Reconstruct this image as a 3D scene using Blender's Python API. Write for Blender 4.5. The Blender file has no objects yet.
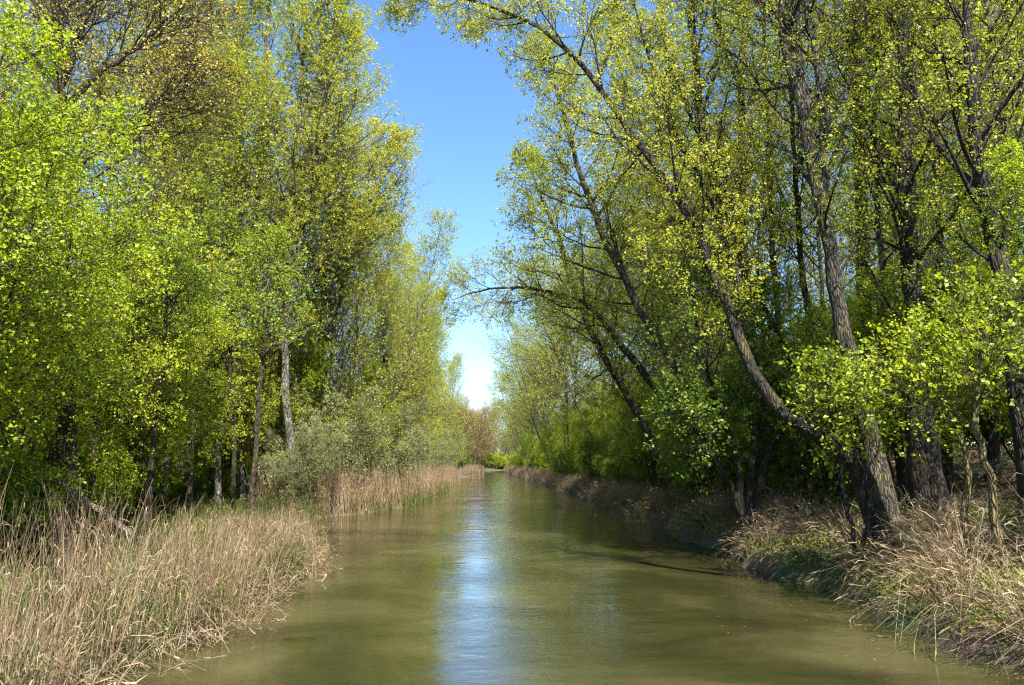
import bpy, math, random
import numpy as np

# ------------------------------------------------------------------ basics
scene = bpy.context.scene
COL = bpy.data.collections.new("river_scene"); scene.collection.children.link(COL)
F = 800.0; CX, CY = 512.0, 342.5
PITCH = math.atan(121 / F); YAW = math.atan(32 / F)      # looking up a little and right of the river axis
CAM = np.array([0.0, 0.0, 3.0])
CAM_ROT = (math.pi / 2 + PITCH, 0.0, -YAW)

def ray(px, py):
    v = np.array([(px - CX) / F, 1.0, -(py - CY) / F])
    c, s = math.cos(PITCH), math.sin(PITCH)
    v = np.array([v[0], c * v[1] - s * v[2], s * v[1] + c * v[2]])
    c, s = math.cos(-YAW), math.sin(-YAW)
    return np.array([c * v[0] - s * v[1], s * v[0] + c * v[1], v[2]])

def P(px, py, Y):
    """real place seen at that pixel, Y metres up the river"""
    r = ray(px, py)
    return CAM + r * (Y / r[1])

LY = [-80, 0, 8, 12, 16, 21, 26, 29, 33, 38, 45, 50, 55, 62, 73, 100, 133, 160, 200, 218, 260, 320, 345, 380, 420, 500]
LX = [-6.5, -6.2, -5.2, -4.9, -4.8, -4.8, -5.1, -6.0, -8.6, -9.8, -9.0, -6.6, -5.2, -4.6, -3.9, -3.7, -3.9, -3.6, -1.2, 0.0, 0.8, 2.5, 7, 20, 45, 110]
RY = [-80, 0, 12, 20, 30, 40, 63, 90, 120, 180, 240, 300, 325, 345, 380, 420, 500]
RX = [7.5, 7.5, 7.8, 8.0, 8.2, 8.6, 9.3, 9.3, 9.0, 8.6, 8.0, 9.0, 12, 19, 35, 65, 130]
def xl(y): return np.interp(y, LY, LX) + 0.35 * np.sin(np.asarray(y) * 0.9) * np.exp(-np.asarray(y) / 300.0) * 0.6
def xr(y): return np.interp(y, RY, RX) + 0.30 * np.sin(np.asarray(y) * 0.7 + 1) + 0.12 * np.sin(np.asarray(y) * 2.3)

def vnoise(x, y, seed=0):
    x = np.asarray(x, float); y = np.asarray(y, float)
    xi = np.floor(x); yi = np.floor(y); fx = x - xi; fy = y - yi
    fx = fx * fx * (3 - 2 * fx); fy = fy * fy * (3 - 2 * fy)
    def h(a, b):
        n = np.sin(a * 127.1 + b * 311.7 + seed * 74.7) * 43758.5453
        return n - np.floor(n)
    return (h(xi, yi) * (1 - fx) + h(xi + 1, yi) * fx) * (1 - fy) + (h(xi, yi + 1) * (1 - fx) + h(xi + 1, yi + 1) * fx) * fy

def ground_z(x, y):
    x = np.asarray(x, float); y = np.asarray(y, float)
    a, b = xl(y), xr(y)
    sl, sr = a - x, x - b - 0.0                            # distance outside each bank
    zl = np.interp(sl, [-3, -1.2, 0, 0.6, 2, 5, 9, 30, 80, 400, 1500], [-1.3, -0.5, -0.05, 0.12, 0.25, 0.45, 0.8, 1.5, 4.5, 16, 30])
    zr = np.interp(sr, [-3, -1.0, 0, 0.35, 0.9, 2.2, 4, 8, 14, 30, 80, 400, 1500], [-1.3, -0.5, -0.03, 0.38, 0.62, 0.90, 1.3, 2.3, 3.6, 4.4, 7, 18, 30])
    zr = np.where(sr > 2, 0.95 + (zr - 0.95) * np.interp(y, [45, 120], [1.0, 0.45]), zr)
    z = np.where(sl > -3, zl, np.where(sr > -3, zr, -1.3))
    z = np.where((sl > -3) & (sr > -3), np.maximum(zl, zr), z)
    amp = np.clip(np.maximum(sl, sr) * 0.5, 0, 1)
    n = (vnoise(x * 0.35, y * 0.35) - 0.5) * 0.5 + (vnoise(x * 1.3, y * 1.3, 3) - 0.5) * 0.22 + (vnoise(x * 4, y * 4, 5) - 0.5) * 0.07
    return z + n * amp

# ------------------------------------------------------------------ materials
MATS = {}
def new_mat(name):
    m = bpy.data.materials.new(name); m.use_nodes = True
    nt = m.node_tree; nt.nodes.clear(); MATS[name] = m
    return m, nt, nt.nodes.new, nt.links.new

def ramp(N, stops):
    r = N('ShaderNodeValToRGB'); e = r.color_ramp.elements
    while len(e) < len(stops): e.new(0.5)
    for k, (p, c) in enumerate(stops):
        e[k].position = p; e[k].color = (*c, 1)
    return r

def leaf_mat(name, stops, trans=0.45, hue_var=0.5):
    m, nt, N, L = new_mat(name)
    stops = [(p, (c[0] * 1.30, c[1] * 1.28, c[2] * 1.7)) for p, c in stops]
    out = N('ShaderNodeOutputMaterial')
    at = N('ShaderNodeAttribute'); at.attribute_name = 'rnd'
    oi = N('ShaderNodeObjectInfo')
    mx = N('ShaderNodeMath'); mx.operation = 'MULTIPLY_ADD'
    L(oi.outputs['Random'], mx.inputs[0]); mx.inputs[1].default_value = hue_var
    ad = N('ShaderNodeMath'); ad.operation = 'MULTIPLY_ADD'
    L(at.outputs['Fac'], ad.inputs[0]); ad.inputs[1].default_value = 1 - hue_var
    ad.inputs[2].default_value = 0
    L(ad.outputs[0], mx.inputs[2])
    r = ramp(N, stops); L(mx.outputs[0], r.inputs[0])
    df = N('ShaderNodeBsdfDiffuse'); tr = N('ShaderNodeBsdfTranslucent'); gl = N('ShaderNodeBsdfGlossy')
    gl.inputs['Roughness'].default_value = 0.42; gl.inputs['Color'].default_value = (0.6, 0.6, 0.6, 1)
    L(r.outputs[0], df.inputs[0])
    tc = N('ShaderNodeMix'); tc.data_type = 'RGBA'; tc.blend_type = 'MULTIPLY'; tc.inputs[0].default_value = 1
    L(r.outputs[0], tc.inputs[6]); tc.inputs[7].default_value = (1.4, 1.3, 0.65, 1)
    L(tc.outputs[2], tr.inputs[0])
    a = N('ShaderNodeMixShader'); a.inputs[0].default_value = trans
    L(df.outputs[0], a.inputs[1]); L(tr.outputs[0], a.inputs[2])
    b = N('ShaderNodeMixShader'); b.inputs[0].default_value = 0.03
    L(a.outputs[0], b.inputs[1]); L(gl.outputs[0], b.inputs[2])
    L(b.outputs[0], out.inputs[0])
    return m

leaf_mat('poplar_leaf', [(0, (0.16, 0.21, 0.014)), (0.5, (0.262, 0.295, 0.020)), (0.85, (0.335, 0.335, 0.028)), (1, (0.37, 0.31, 0.04))], 0.5)
leaf_mat('bright_leaf', [(0, (0.15, 0.23, 0.010)), (0.5, (0.26, 0.33, 0.014)), (1, (0.38, 0.43, 0.025))], 0.5)
leaf_mat('mid_leaf', [(0, (0.10, 0.17, 0.010)), (0.6, (0.19, 0.26, 0.015)), (1, (0.29, 0.33, 0.025))], 0.48)
leaf_mat('dark_leaf', [(0, (0.055, 0.10, 0.010)), (0.6, (0.09, 0.15, 0.014)), (1, (0.15, 0.21, 0.018))], 0.45)
leaf_mat('willow_leaf', [(0, (0.15, 0.18, 0.05)), (0.6, (0.22, 0.24, 0.075)), (1, (0.30, 0.31, 0.11))], 0.4)
leaf_mat('bud_leaf', [(0, (0.22, 0.13, 0.04)), (0.4, (0.33, 0.22, 0.045)), (1, (0.36, 0.33, 0.05))], 0.35)

def bark_mat(name, c1, c2, c3, scale=6.0, moss=0.0):
    c1, c2, c3 = [tuple(v * 0.78 for v in c) for c in (c1, c2, c3)]
    m, nt, N, L = new_mat(name)
    out = N('ShaderNodeOutputMaterial'); b = N('ShaderNodeBsdfPrincipled'); b.inputs['Roughness'].default_value = 0.9
    tc = N('ShaderNodeTexCoord'); mp = N('ShaderNodeMapping'); mp.inputs['Scale'].default_value = (1, 1, 0.25)
    L(tc.outputs['Object'], mp.inputs[0])
    n = N('ShaderNodeTexNoise'); n.inputs['Scale'].default_value = scale; n.inputs['Detail'].default_value = 6; n.inputs['Roughness'].default_value = 0.7
    L(mp.outputs[0], n.inputs[0])
    r = ramp(N, [(0.32, c1), (0.5, c2), (0.68, c3)]); L(n.outputs['Fac'], r.inputs[0])
    n2 = N('ShaderNodeTexNoise'); n2.inputs['Scale'].default_value = 1.3; n2.inputs['Detail'].default_value = 5
    L(tc.outputs['Object'], n2.inputs[0])
    r2 = ramp(N, [(0.52, (0, 0, 0)), (0.66, (moss, moss, moss))]); L(n2.outputs['Fac'], r2.inputs[0])
    mx = N('ShaderNodeMix'); mx.data_type = 'RGBA'
    L(r2.outputs[0], mx.inputs[0]); L(r.outputs[0], mx.inputs[6]); mx.inputs[7].default_value = (0.20, 0.17, 0.03, 1)
    L(mx.outputs[2], b.inputs['Base Color'])
    bp = N('ShaderNodeBump'); bp.inputs['Strength'].default_value = 1.0; bp.inputs['Distance'].default_value = 0.06
    mp3 = N('ShaderNodeMapping'); mp3.inputs['Scale'].default_value = (1, 1, 0.18); L(tc.outputs['Object'], mp3.inputs[0])
    vo = N('ShaderNodeTexVoronoi'); vo.feature = 'DISTANCE_TO_EDGE'; vo.inputs['Scale'].default_value = 16; L(mp3.outputs[0], vo.inputs['Vector'])
    vr = ramp(N, [(0.0, (0, 0, 0)), (0.22, (1, 1, 1))]); L(vo.outputs['Distance'], vr.inputs[0])
    fu = N('ShaderNodeMix'); fu.data_type = 'RGBA'; fu.blend_type = 'MULTIPLY'; fu.inputs[0].default_value = 0.6
    L(mx.outputs[2], fu.inputs[6]); L(vr.outputs[0], fu.inputs[7]); L(fu.outputs[2], b.inputs['Base Color'])
    am = N('ShaderNodeMath'); am.operation = 'ADD'; L(n.outputs['Fac'], am.inputs[0]); L(vr.outputs[0], am.inputs[1])
    L(am.outputs[0], bp.inputs['Height']); L(bp.outputs[0], b.inputs['Normal'])
    L(b.outputs[0], out.inputs[0]); return m

bark_mat('poplar_bark', (0.022, 0.017, 0.010), (0.085, 0.070, 0.046), (0.22, 0.19, 0.13), 5, 0.5)
bark_mat('pale_bark', (0.05, 0.042, 0.03), (0.20, 0.18, 0.14), (0.42, 0.39, 0.33), 5, 0.3)
bark_mat('dark_bark', (0.010, 0.007, 0.004), (0.030, 0.021, 0.012), (0.085, 0.064, 0.038), 8, 0.35)
bark_mat('brown_bark', (0.04, 0.026, 0.015), (0.10, 0.068, 0.04), (0.19, 0.14, 0.085), 7, 0.3)
bark_mat('lichen_bark', (0.10, 0.08, 0.03), (0.24, 0.18, 0.06), (0.36, 0.30, 0.12), 9, 0.9)
bark_mat('dead_wood', (0.14, 0.09, 0.055), (0.30, 0.21, 0.14), (0.45, 0.34, 0.24), 8, 0.0)

def straw_mat(name, stops, trans=0.25):
    m, nt, N, L = new_mat(name)
    out = N('ShaderNodeOutputMaterial')
    at = N('ShaderNodeAttribute'); at.attribute_name = 'rnd'
    stops = [(p, tuple(v * 0.63 for v in c)) for p, c in stops]
    r = ramp(N, stops); L(at.outputs['Fac'], r.inputs[0])
    df = N('ShaderNodeBsdfDiffuse'); tr = N('ShaderNodeBsdfTranslucent')
    L(r.outputs[0], df.inputs[0]); L(r.outputs[0], tr.inputs[0])
    a = N('ShaderNodeMixShader'); a.inputs[0].default_value = trans
    L(df.outputs[0], a.inputs[1]); L(tr.outputs[0], a.inputs[2]); L(a.outputs[0], out.inputs[0]); return m
STRAW = [(0, (0.12, 0.08, 0.045)), (0.3, (0.28, 0.195, 0.11)), (0.7, (0.46, 0.335, 0.20)), (0.92, (0.57, 0.44, 0.28)), (1, (0.60, 0.50, 0.35))]
straw_mat('dry_reed', STRAW)
straw_mat('dry_reed_brown', [(0, (0.10, 0.065, 0.04)), (0.4, (0.26, 0.18, 0.11)), (0.8, (0.40, 0.30, 0.20)), (1, (0.52, 0.43, 0.30))])
straw_mat('green_blade', [(0, (0.08, 0.13, 0.03)), (0.6, (0.16, 0.22, 0.05)), (1, (0.30, 0.33, 0.10))], 0.4)
straw_mat('litter', [(0, (0.07, 0.04, 0.025)), (0.5, (0.20, 0.12, 0.07)), (0.85, (0.33, 0.22, 0.14)), (1, (0.45, 0.35, 0.25))], 0.1)

# ground
m, nt, N, L = new_mat('forest_floor')
out = N('ShaderNodeOutputMaterial'); b = N('ShaderNodeBsdfPrincipled'); b.inputs['Roughness'].default_value = 1
geo = N('ShaderNodeNewGeometry')
n1 = N('ShaderNodeTexNoise'); n1.inputs['Scale'].default_value = 0.5; n1.inputs['Detail'].default_value = 8
n2 = N('ShaderNodeTexNoise'); n2.inputs['Scale'].default_value = 9; n2.inputs['Detail'].default_value = 8; n2.inputs['Roughness'].default_value = 0.75
L(geo.outputs['Position'], n1.inputs[0]); L(geo.outputs['Position'], n2.inputs[0])
r1 = ramp(N, [(0.3, (0.035, 0.022, 0.013)), (0.5, (0.085, 0.055, 0.033)), (0.7, (0.16, 0.11, 0.07))]); L(n2.outputs['Fac'], r1.inputs[0])
r2 = ramp(N, [(0.3, (0.02, 0.035, 0.01)), (0.7, (0.06, 0.09, 0.02))]); L(n2.outputs['Fac'], r2.inputs[0])
r3 = ramp(N, [(0.45, (0, 0, 0)), (0.6, (1, 1, 1))]); L(n1.outputs['Fac'], r3.inputs[0])
mx = N('ShaderNodeMix'); mx.data_type = 'RGBA'; L(r3.outputs[0], mx.inputs[0]); L(r1.outputs[0], mx.inputs[6]); L(r2.outputs[0], mx.inputs[7])
L(mx.outputs[2], b.inputs['Base Color'])
bp = N('ShaderNodeBump'); bp.inputs['Strength'].default_value = 1; bp.inputs['Distance'].default_value = 0.05
L(n2.outputs['Fac'], bp.inputs['Height']); L(bp.outputs[0], b.inputs['Normal']); L(b.outputs[0], out.inputs[0])

# water: turbid olive river under a reflecting, slightly rippled surface
m, nt, N, L = new_mat('river_water')
out = N('ShaderNodeOutputMaterial'); b = N('ShaderNodeBsdfPrincipled')
b.inputs['Roughness'].default_value = 0.035; b.inputs['IOR'].default_value = 1.33
geo = N('ShaderNodeNewGeometry')
mp = N('ShaderNodeMapping'); mp.inputs['Scale'].default_value = (0.20, 0.24, 1); L(geo.outputs['Position'], mp.inputs[0])
n1 = N('ShaderNodeTexNoise'); n1.inputs['Scale'].default_value = 1.0; n1.inputs['Detail'].default_value = 7; n1.inputs['Roughness'].default_value = 0.6; n1.inputs['Distortion'].default_value = 0.7
L(mp.outputs[0], n1.inputs[0])
r1 = ramp(N, [(0.32, (0.014, 0.015, 0.005)), (0.5, (0.031, 0.030, 0.010)), (0.68, (0.066, 0.060, 0.024))]); L(n1.outputs['Fac'], r1.inputs[0])
L(r1.outputs[0], b.inputs['Base Color'])
mp2 = N('ShaderNodeMapping'); mp2.inputs['Scale'].default_value = (1.0, 1.9, 1); L(geo.outputs['Position'], mp2.inputs[0])
w1 = N('ShaderNodeTexNoise'); w1.inputs['Scale'].default_value = 2.4; w1.inputs['Detail'].default_value = 5; w1.inputs['Distortion'].default_value = 0.6
w2 = N('ShaderNodeTexNoise'); w2.inputs['Scale'].default_value = 0.7; w2.inputs['Detail'].default_value = 2
w3 = N('ShaderNodeTexNoise'); w3.inputs['Scale'].default_value = 8; w3.inputs['Detail'].default_value = 2
for w in (w1, w2, w3): L(mp2.outputs[0], w.inputs[0])
n4 = N('ShaderNodeTexNoise'); n4.inputs['Scale'].default_value = 0.22; n4.inputs['Detail'].default_value = 3; L(geo.outputs['Position'], n4.inputs[0])
r4 = ramp(N, [(0.38, (0.2, 0.2, 0.2)), (0.62, (1, 1, 1))]); L(n4.outputs['Fac'], r4.inputs[0])
def bump(h, dist, prev=None, strength=None):
    q = N('ShaderNodeBump'); q.inputs['Distance'].default_value = dist; L(h, q.inputs['Height'])
    q.inputs['Strength'].default_value = 1
    if strength is not None: L(strength, q.inputs['Strength'])
    if prev is not None: L(prev, q.inputs['Normal'])
    return q.outputs[0]
q = bump(w2.outputs['Fac'], 0.020); q = bump(w1.outputs['Fac'], 0.014, q, r4.outputs[0]); q = bump(w3.outputs['Fac'], 0.005, q, r4.outputs[0])
L(q, b.inputs['Normal']); L(b.outputs[0], out.inputs[0])

# ------------------------------------------------------------------ mesh helpers
def make_mesh(name, V, faces, mat, rnd=None, smooth=False):
    """faces: (n,4) or (n,3) int array; rnd: one value per face"""
    me = bpy.data.meshes.new(name)
    V = np.ascontiguousarray(V, dtype=np.float32); faces = np.ascontiguousarray(faces, dtype=np.int32)
    nf, k = faces.shape
    me.vertices.add(len(V)); me.vertices.foreach_set('co', V.ravel())
    me.loops.add(nf * k); me.loops.foreach_set('vertex_index', faces.ravel())
    me.polygons.add(nf); me.polygons.foreach_set('loop_start', np.arange(0, nf * k, k, dtype=np.int32))
    me.polygons.foreach_set('use_smooth', np.full(nf, smooth, dtype=bool))
    if rnd is not None:
        a = me.attributes.new('rnd', 'FLOAT', 'FACE'); a.data.foreach_set('value', np.ascontiguousarray(rnd, dtype=np.float32))
    me.materials.append(MATS[mat]); me.update(calc_edges=True)
    return me

def obj(name, me, parent=None, **props):
    o = bpy.data.objects.new(name, me); COL.objects.link(o)
    if parent is not None: o.parent = parent
    for k, v in props.items(): o[k] = v
    return o

def nrm(v): return v / np.maximum(np.linalg.norm(v, axis=-1, keepdims=True), 1e-9)

def tubes(pts, rad, sides):
    """pts (B,n,3), rad (B,n) -> verts, quads (open tubes that taper to their tips)"""
    B, n, _ = pts.shape
    T = np.empty_like(pts); T[:, 1:-1] = pts[:, 2:] - pts[:, :-2]; T[:, 0] = pts[:, 1] - pts[:, 0]; T[:, -1] = pts[:, -1] - pts[:, -2]
    T = nrm(T)
    ref = np.where(np.abs(T[:, :1, 2:3]) > 0.8, np.array([1.0, 0, 0]), np.array([0, 0, 1.0]))
    ref = np.broadcast_to(ref, T.shape)
    U = nrm(np.cross(T, ref)); W = np.cross(T, U)
    a = np.arange(sides) / sides * 2 * np.pi
    V = pts[:, :, None] + rad[:, :, None, None] * (np.cos(a)[:, None] * U[:, :, None] + np.sin(a)[:, None] * W[:, :, None])
    idx = np.arange(B * n * sides).reshape(B, n, sides); nx = np.roll(idx, -1, axis=2)
    Q = np.stack([idx[:, :-1], nx[:, :-1], nx[:, 1:], idx[:, 1:]], -1).reshape(-1, 4)
    return V.reshape(-1, 3), Q

def join(parts):
    Vs, Qs, o = [], [], 0
    for V, Q in parts:
        Vs.append(V); Qs.append(Q + o); o += len(V)
    return np.concatenate(Vs), np.concatenate(Qs)

def grow(rg, start, d, length, nseg, up=0.0, noise=0.1, bias=None):
    B = len(start); pts = np.empty((B, nseg + 1, 3)); pts[:, 0] = start; d = nrm(d)
    up = np.broadcast_to(np.asarray(up, float), (nseg,))
    for k in range(nseg):
        d = d + rg.normal(0, noise, (B, 3)); d[:, 2] += up[k]
        if bias is not None: d = d + bias
        d = nrm(d); pts[:, k + 1] = pts[:, k] + d * (length / nseg)[:, None]
    return pts

def along(pts, t):
    """positions and tangents at t (B,k) on pts (B,n,3)"""
    n = pts.shape[1] - 1
    f = np.clip(t, 0, 0.9999) * n; i = f.astype(int); w = (f - i)[..., None]
    b = np.arange(len(pts))[:, None]
    p0 = pts[b, i]; p1 = pts[b, i + 1]
    return p0 * (1 - w) + p1 * w, nrm(p1 - p0), i, w[..., 0]

def children(rg, pts, rad, k, t0, t1, ang, ang_sd, rel=0.6):
    B = len(pts)
    t = t0 + (t1 - t0) * (np.arange(k)[None, :] + rg.random((B, k))) / k
    p, T, i, w = along(pts, t)
    b = np.arange(B)[:, None]
    r = (rad[b, i] * (1 - w) + rad[b, i + 1] * w) * rel
    az = np.arange(k)[None, :] * 2.4 + rg.random((B, 1)) * 6.28 + rg.normal(0, 0.5, (B, k))
    ref = np.where(np.abs(T[..., 2:3]) > 0.9, np.array([1.0, 0, 0]), np.array([0, 0, 1.0]))
    U = nrm(np.cross(T, ref)); W = np.cross(T, U)
    a = np.radians(rg.normal(ang, ang_sd, (B, k)))[..., None]
    d = np.cos(a) * T + np.sin(a) * (np.cos(az)[..., None] * U + np.sin(az)[..., None] * W)
    return p.reshape(-1, 3), d.reshape(-1, 3), r.reshape(-1), t.reshape(-1), np.repeat(np.arange(B), k)

def leaves(rg, pos, axis, size, flat=0.0, shape=0.75, droop=0.0):
    """one folded four-cornered blade per position"""
    n = len(pos); size = size * rg.choice([0.6, 0.9, 1.25], n)
    a = nrm(axis * 0.6 + rg.normal(0, 0.7, (n, 3)) + np.array([0, 0, -droop]))
    nn = nrm(rg.normal(0, 1, (n, 3)) * (1 - flat) + np.array([0, 0, 1.0]) * flat * 1.6)
    b = nrm(np.cross(a, nn)); nn = np.cross(b, a)
    s = (size * np.exp(rg.normal(0, 0.2, n)))[:, None]
    V = np.stack([pos, pos + a * s * 0.45 + b * s * shape * 0.5 + nn * s * 0.1, pos + a * s, pos + a * s * 0.45 - b * s * shape * 0.5 + nn * s * 0.1], 1).reshape(-1, 3)
    return V, np.arange(n * 4).reshape(-1, 4), rg.random(n)

def tree_meshes(kind, seed, trunk_path=None, trunk_rad=None, **kw):
    """returns wood mesh, leaf mesh for one tree standing at the origin"""
    rg = np.random.default_rng(seed)
    D = dict(H=24, stems=1, split=0.0, spread=0.12, r0=0.24, k1=50, k2=9, k3=7, nl=7, t1=(0.22, 0.98), a1=45, a2=42, a3=45,
             l1=0.27, l2=0.42, l3=0.5, up1=0.10, up2=0.05, n0=0.04, leaf=0.10, flat=0.1, bias=None, bark='poplar_bark', lm='poplar_leaf',
             taper=0.12, shape_pow=0.55, clump=0.12, l3min=0.25, lean=(0, 0), rel1=0.42, drop=0.0, wig=1.0, bare=0.15)
    D.update(kw); g = lambda k: D[k]
    H = g('H')
    if trunk_path is not None:
        paths = trunk_path if isinstance(trunk_path[0][0], (list, tuple, np.ndarray)) else [trunk_path]
        rads = trunk_rad if isinstance(trunk_rad[0], (list, tuple)) else [trunk_rad] * len(paths)
        NP = 26; PP, RR = [], []
        for tp, tr in zip(paths, rads):
            tp = np.asarray(tp, float)
            q = []
            for i in np.linspace(0, len(tp) - 1, NP):
                j = min(int(i), len(tp) - 2); f = i - j
                p0 = tp[max(j - 1, 0)]; p1_ = tp[j]; p2_ = tp[j + 1]; p3_ = tp[min(j + 2, len(tp) - 1)]
                q.append(0.5 * ((2 * p1_) + (-p0 + p2_) * f + (2 * p0 - 5 * p1_ + 4 * p2_ - p3_) * f * f + (-p0 + 3 * p1_ - 3 * p2_ + p3_) * f ** 3))
            q = np.array(q); q[1:-1] += rg.normal(0, 0.03, (NP - 2, 3))
            PP.append(q); RR.append(np.interp(np.linspace(0, 1, NP), np.linspace(0, 1, len(tr)), tr) * rg.uniform(0.93, 1.07, NP))
        pts = np.array(PP); rad = np.array(RR)
        H = g('H')
    else:
        S = g('stems'); n = 18
        ang = rg.random(S) * 0.8 + np.arange(S) * 6.28 / S
        sp = g('spread') * (0.5 + rg.random(S)) if S > 1 else np.zeros(1)
        d = np.stack([np.cos(ang) * sp + g('lean')[0], np.sin(ang) * sp + g('lean')[1], np.ones(S)], 1)
        L0 = H * (0.72 + 0.33 * rg.random(S)); L0[0] = H
        st = np.zeros((S, 3)); st[:, :2] = rg.normal(0, 0.04 * S, (S, 2)) * (S > 1)
        pts = grow(rg, st, d, L0, n, up=0.03, noise=g('n0'))
        u = np.linspace(0, 1, n + 1)
        rr = g('r0') * (L0 / H)[:, None] * ((1 - u) ** 0.9 * (1 - g('taper')) + g('taper'))[None] * 1.0
        rr[:, 0] *= 1.35; rr[:, 1] *= 1.06
        rr[:, -1] = 0.012
        rad = rr / (S ** 0.35)
        pts[:, 0, 2] -= 0.25
    parts = [tubes(pts, rad, 10)]
    # limbs
    p, d, r, t, par = children(rg, pts, rad, g('k1'), *g('t1'), g('a1'), 10, g('rel1'))
    tt = (t - g('t1')[0]) / (g('t1')[1] - g('t1')[0])
    prof = (1 - tt) ** g('shape_pow') * np.clip(0.45 + tt * 3, 0, 1)
    L1 = H * g('l1') * (prof + 0.12) * rg.uniform(0.7, 1.2, len(p))
    up = np.linspace(g('up1') * 0.6, g('up1') * 1.3, 7)
    p1 = grow(rg, p, d, L1, 7, up=up, noise=0.10 * g('wig'), bias=g('bias'))
    r = np.minimum(r, 0.011 * L1 + 0.01)
    r1 = np.maximum(r[:, None] * np.linspace(1, 0.15, 8)[None] ** 0.8, 0.006)
    parts.append(tubes(p1, r1, 5))
    # branches
    p, d, r, t, par = children(rg, p1, r1, g('k2'), 0.12, 0.98, g('a2'), 12, 0.65)
    L2 = L1[par] * g('l2') * (1.05 - 0.6 * t) * rg.uniform(0.6, 1.25, len(p)) + 0.15
    p2 = grow(rg, p, d, L2, 4, up=g('up2'), noise=0.14 * g('wig'))
    r2 = np.maximum(np.minimum(r, 0.02)[:, None] * np.linspace(1, 0.3, 5)[None], 0.004)
    parts.append(tubes(p2, r2, 3))
    # twigs
    p, d, r, t, par = children(rg, p2, r2, g('k3'), 0.1, 1.0, g('a3'), 15, 0.8)
    L3 = L2[par] * g('l3') * rg.uniform(0.5, 1.2, len(p)) + g('l3min')
    p3 = grow(rg, p, d, L3, 2, up=g('up2') - g('drop'), noise=0.18)
    r3 = np.broadcast_to(np.array([0.0045, 0.0035, 0.002])[None], (len(p3), 3))
    parts.append(tubes(p3, r3, 3))
    V, Q = join(parts)
    wood = make_mesh('trunk', V, Q, g('bark'), smooth=True)
    k = g('nl'); kc = max(2, k // 4)
    keep2 = rg.random(len(p2)) > g('bare'); kp = np.flatnonzero(keep2[par]); p3 = p3[kp]; par = par[kp]
    ct = rg.random((len(p3), kc)) ** 0.7; ct[:, 0] = 0.97
    lt = ct[:, np.arange(k) % kc] + rg.normal(0, 0.03, (len(p3), k))
    lp, T, _, _ = along(p3, lt)
    lp = lp.reshape(-1, 3) + rg.normal(0, g('clump') * 0.4, (len(p3) * k, 3)); T = T.reshape(-1, 3)
    V, Q, rn = leaves(rg, lp, T, g('leaf'), g('flat'), D.get('lshape', 0.8), D.get('ldroop', 0.1))
    # light and dark sprays: leaves of one branch share part of their tint
    br = rg.random(len(p2))[par]; br = np.repeat(br, k)
    rn = np.clip(0.55 * rn + 0.45 * br, 0, 1)
    leaf = make_mesh('crown', V, Q, g('lm'), rn)
    return wood, leaf

def place(name, meshes, loc, rz=0.0, sc=1.0, tilt=(0, 0), label='', cat='tree', group=None, z=None, names=('trunk', 'crown')):
    x, y = loc[0], loc[1]
    e = bpy.data.objects.new(name, None); COL.objects.link(e)
    e.empty_display_size = 0.5
    e.location = (x, y, float(ground_z(x, y)) - 0.05 if z is None else z)
    e.rotation_euler = (tilt[0], tilt[1], rz)
    e.rotation_mode = 'ZYX'
    e.scale = (sc, sc, sc) if np.isscalar(sc) else sc
    e['label'] = label; e['category'] = cat
    if group: e['group'] = group
    for n, me in zip(names, meshes): obj(n, me, e)
    return e

# ------------------------------------------------------------------ setting
offs = np.array([0, 0.15, 0.35, 0.6, 0.9, 1.3, 1.8, 2.4, 3.1, 4, 5, 6.2, 7.6, 9.2, 11, 13, 15.5, 18.5, 22, 27, 34, 45, 60, 85, 130, 220, 400, 800, 1600])
ys = np.concatenate([np.arange(-80, 0, 4.0), np.arange(0, 40, 0.35), np.arange(40, 100, 0.8), np.arange(100, 430, 3.0), np.array([440, 480, 500, 560, 700, 900, 1300, 1900])])
rows = []
for y in ys:
    a, c = float(xl(y)), float(xr(y))
    bed = a + (c - a) * np.linspace(0, 1, 13)[1:-1]
    rows.append(np.concatenate([(a - offs)[::-1], bed, c + offs]))
X = np.array(rows); Yg = np.repeat(ys[:, None], X.shape[1], 1)
Z = ground_z(X, Yg)
nr, nc = X.shape; idx = np.arange(nr * nc).reshape(nr, nc)
Q = np.stack([idx[:-1, :-1], idx[:-1, 1:], idx[1:, 1:], idx[1:, :-1]], -1).reshape(-1, 4)
obj('ground', make_mesh('ground', np.stack([X, Yg, Z], -1).reshape(-1, 3), Q, 'forest_floor', smooth=True), kind='structure')

yw = np.concatenate([np.arange(-80, 430, 5.0), [500.]])
V = np.concatenate([np.stack([xl(yw) - 2.0, yw, 0 * yw], 1), np.stack([xr(yw) + 0.6, yw, 0 * yw], 1)])
n = len(yw); i = np.arange(n - 1)
obj('river_water', make_mesh('river_water', V, np.stack([i, i + n, i + n + 1, i + 1], 1), 'river_water'), kind='structure')

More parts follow.
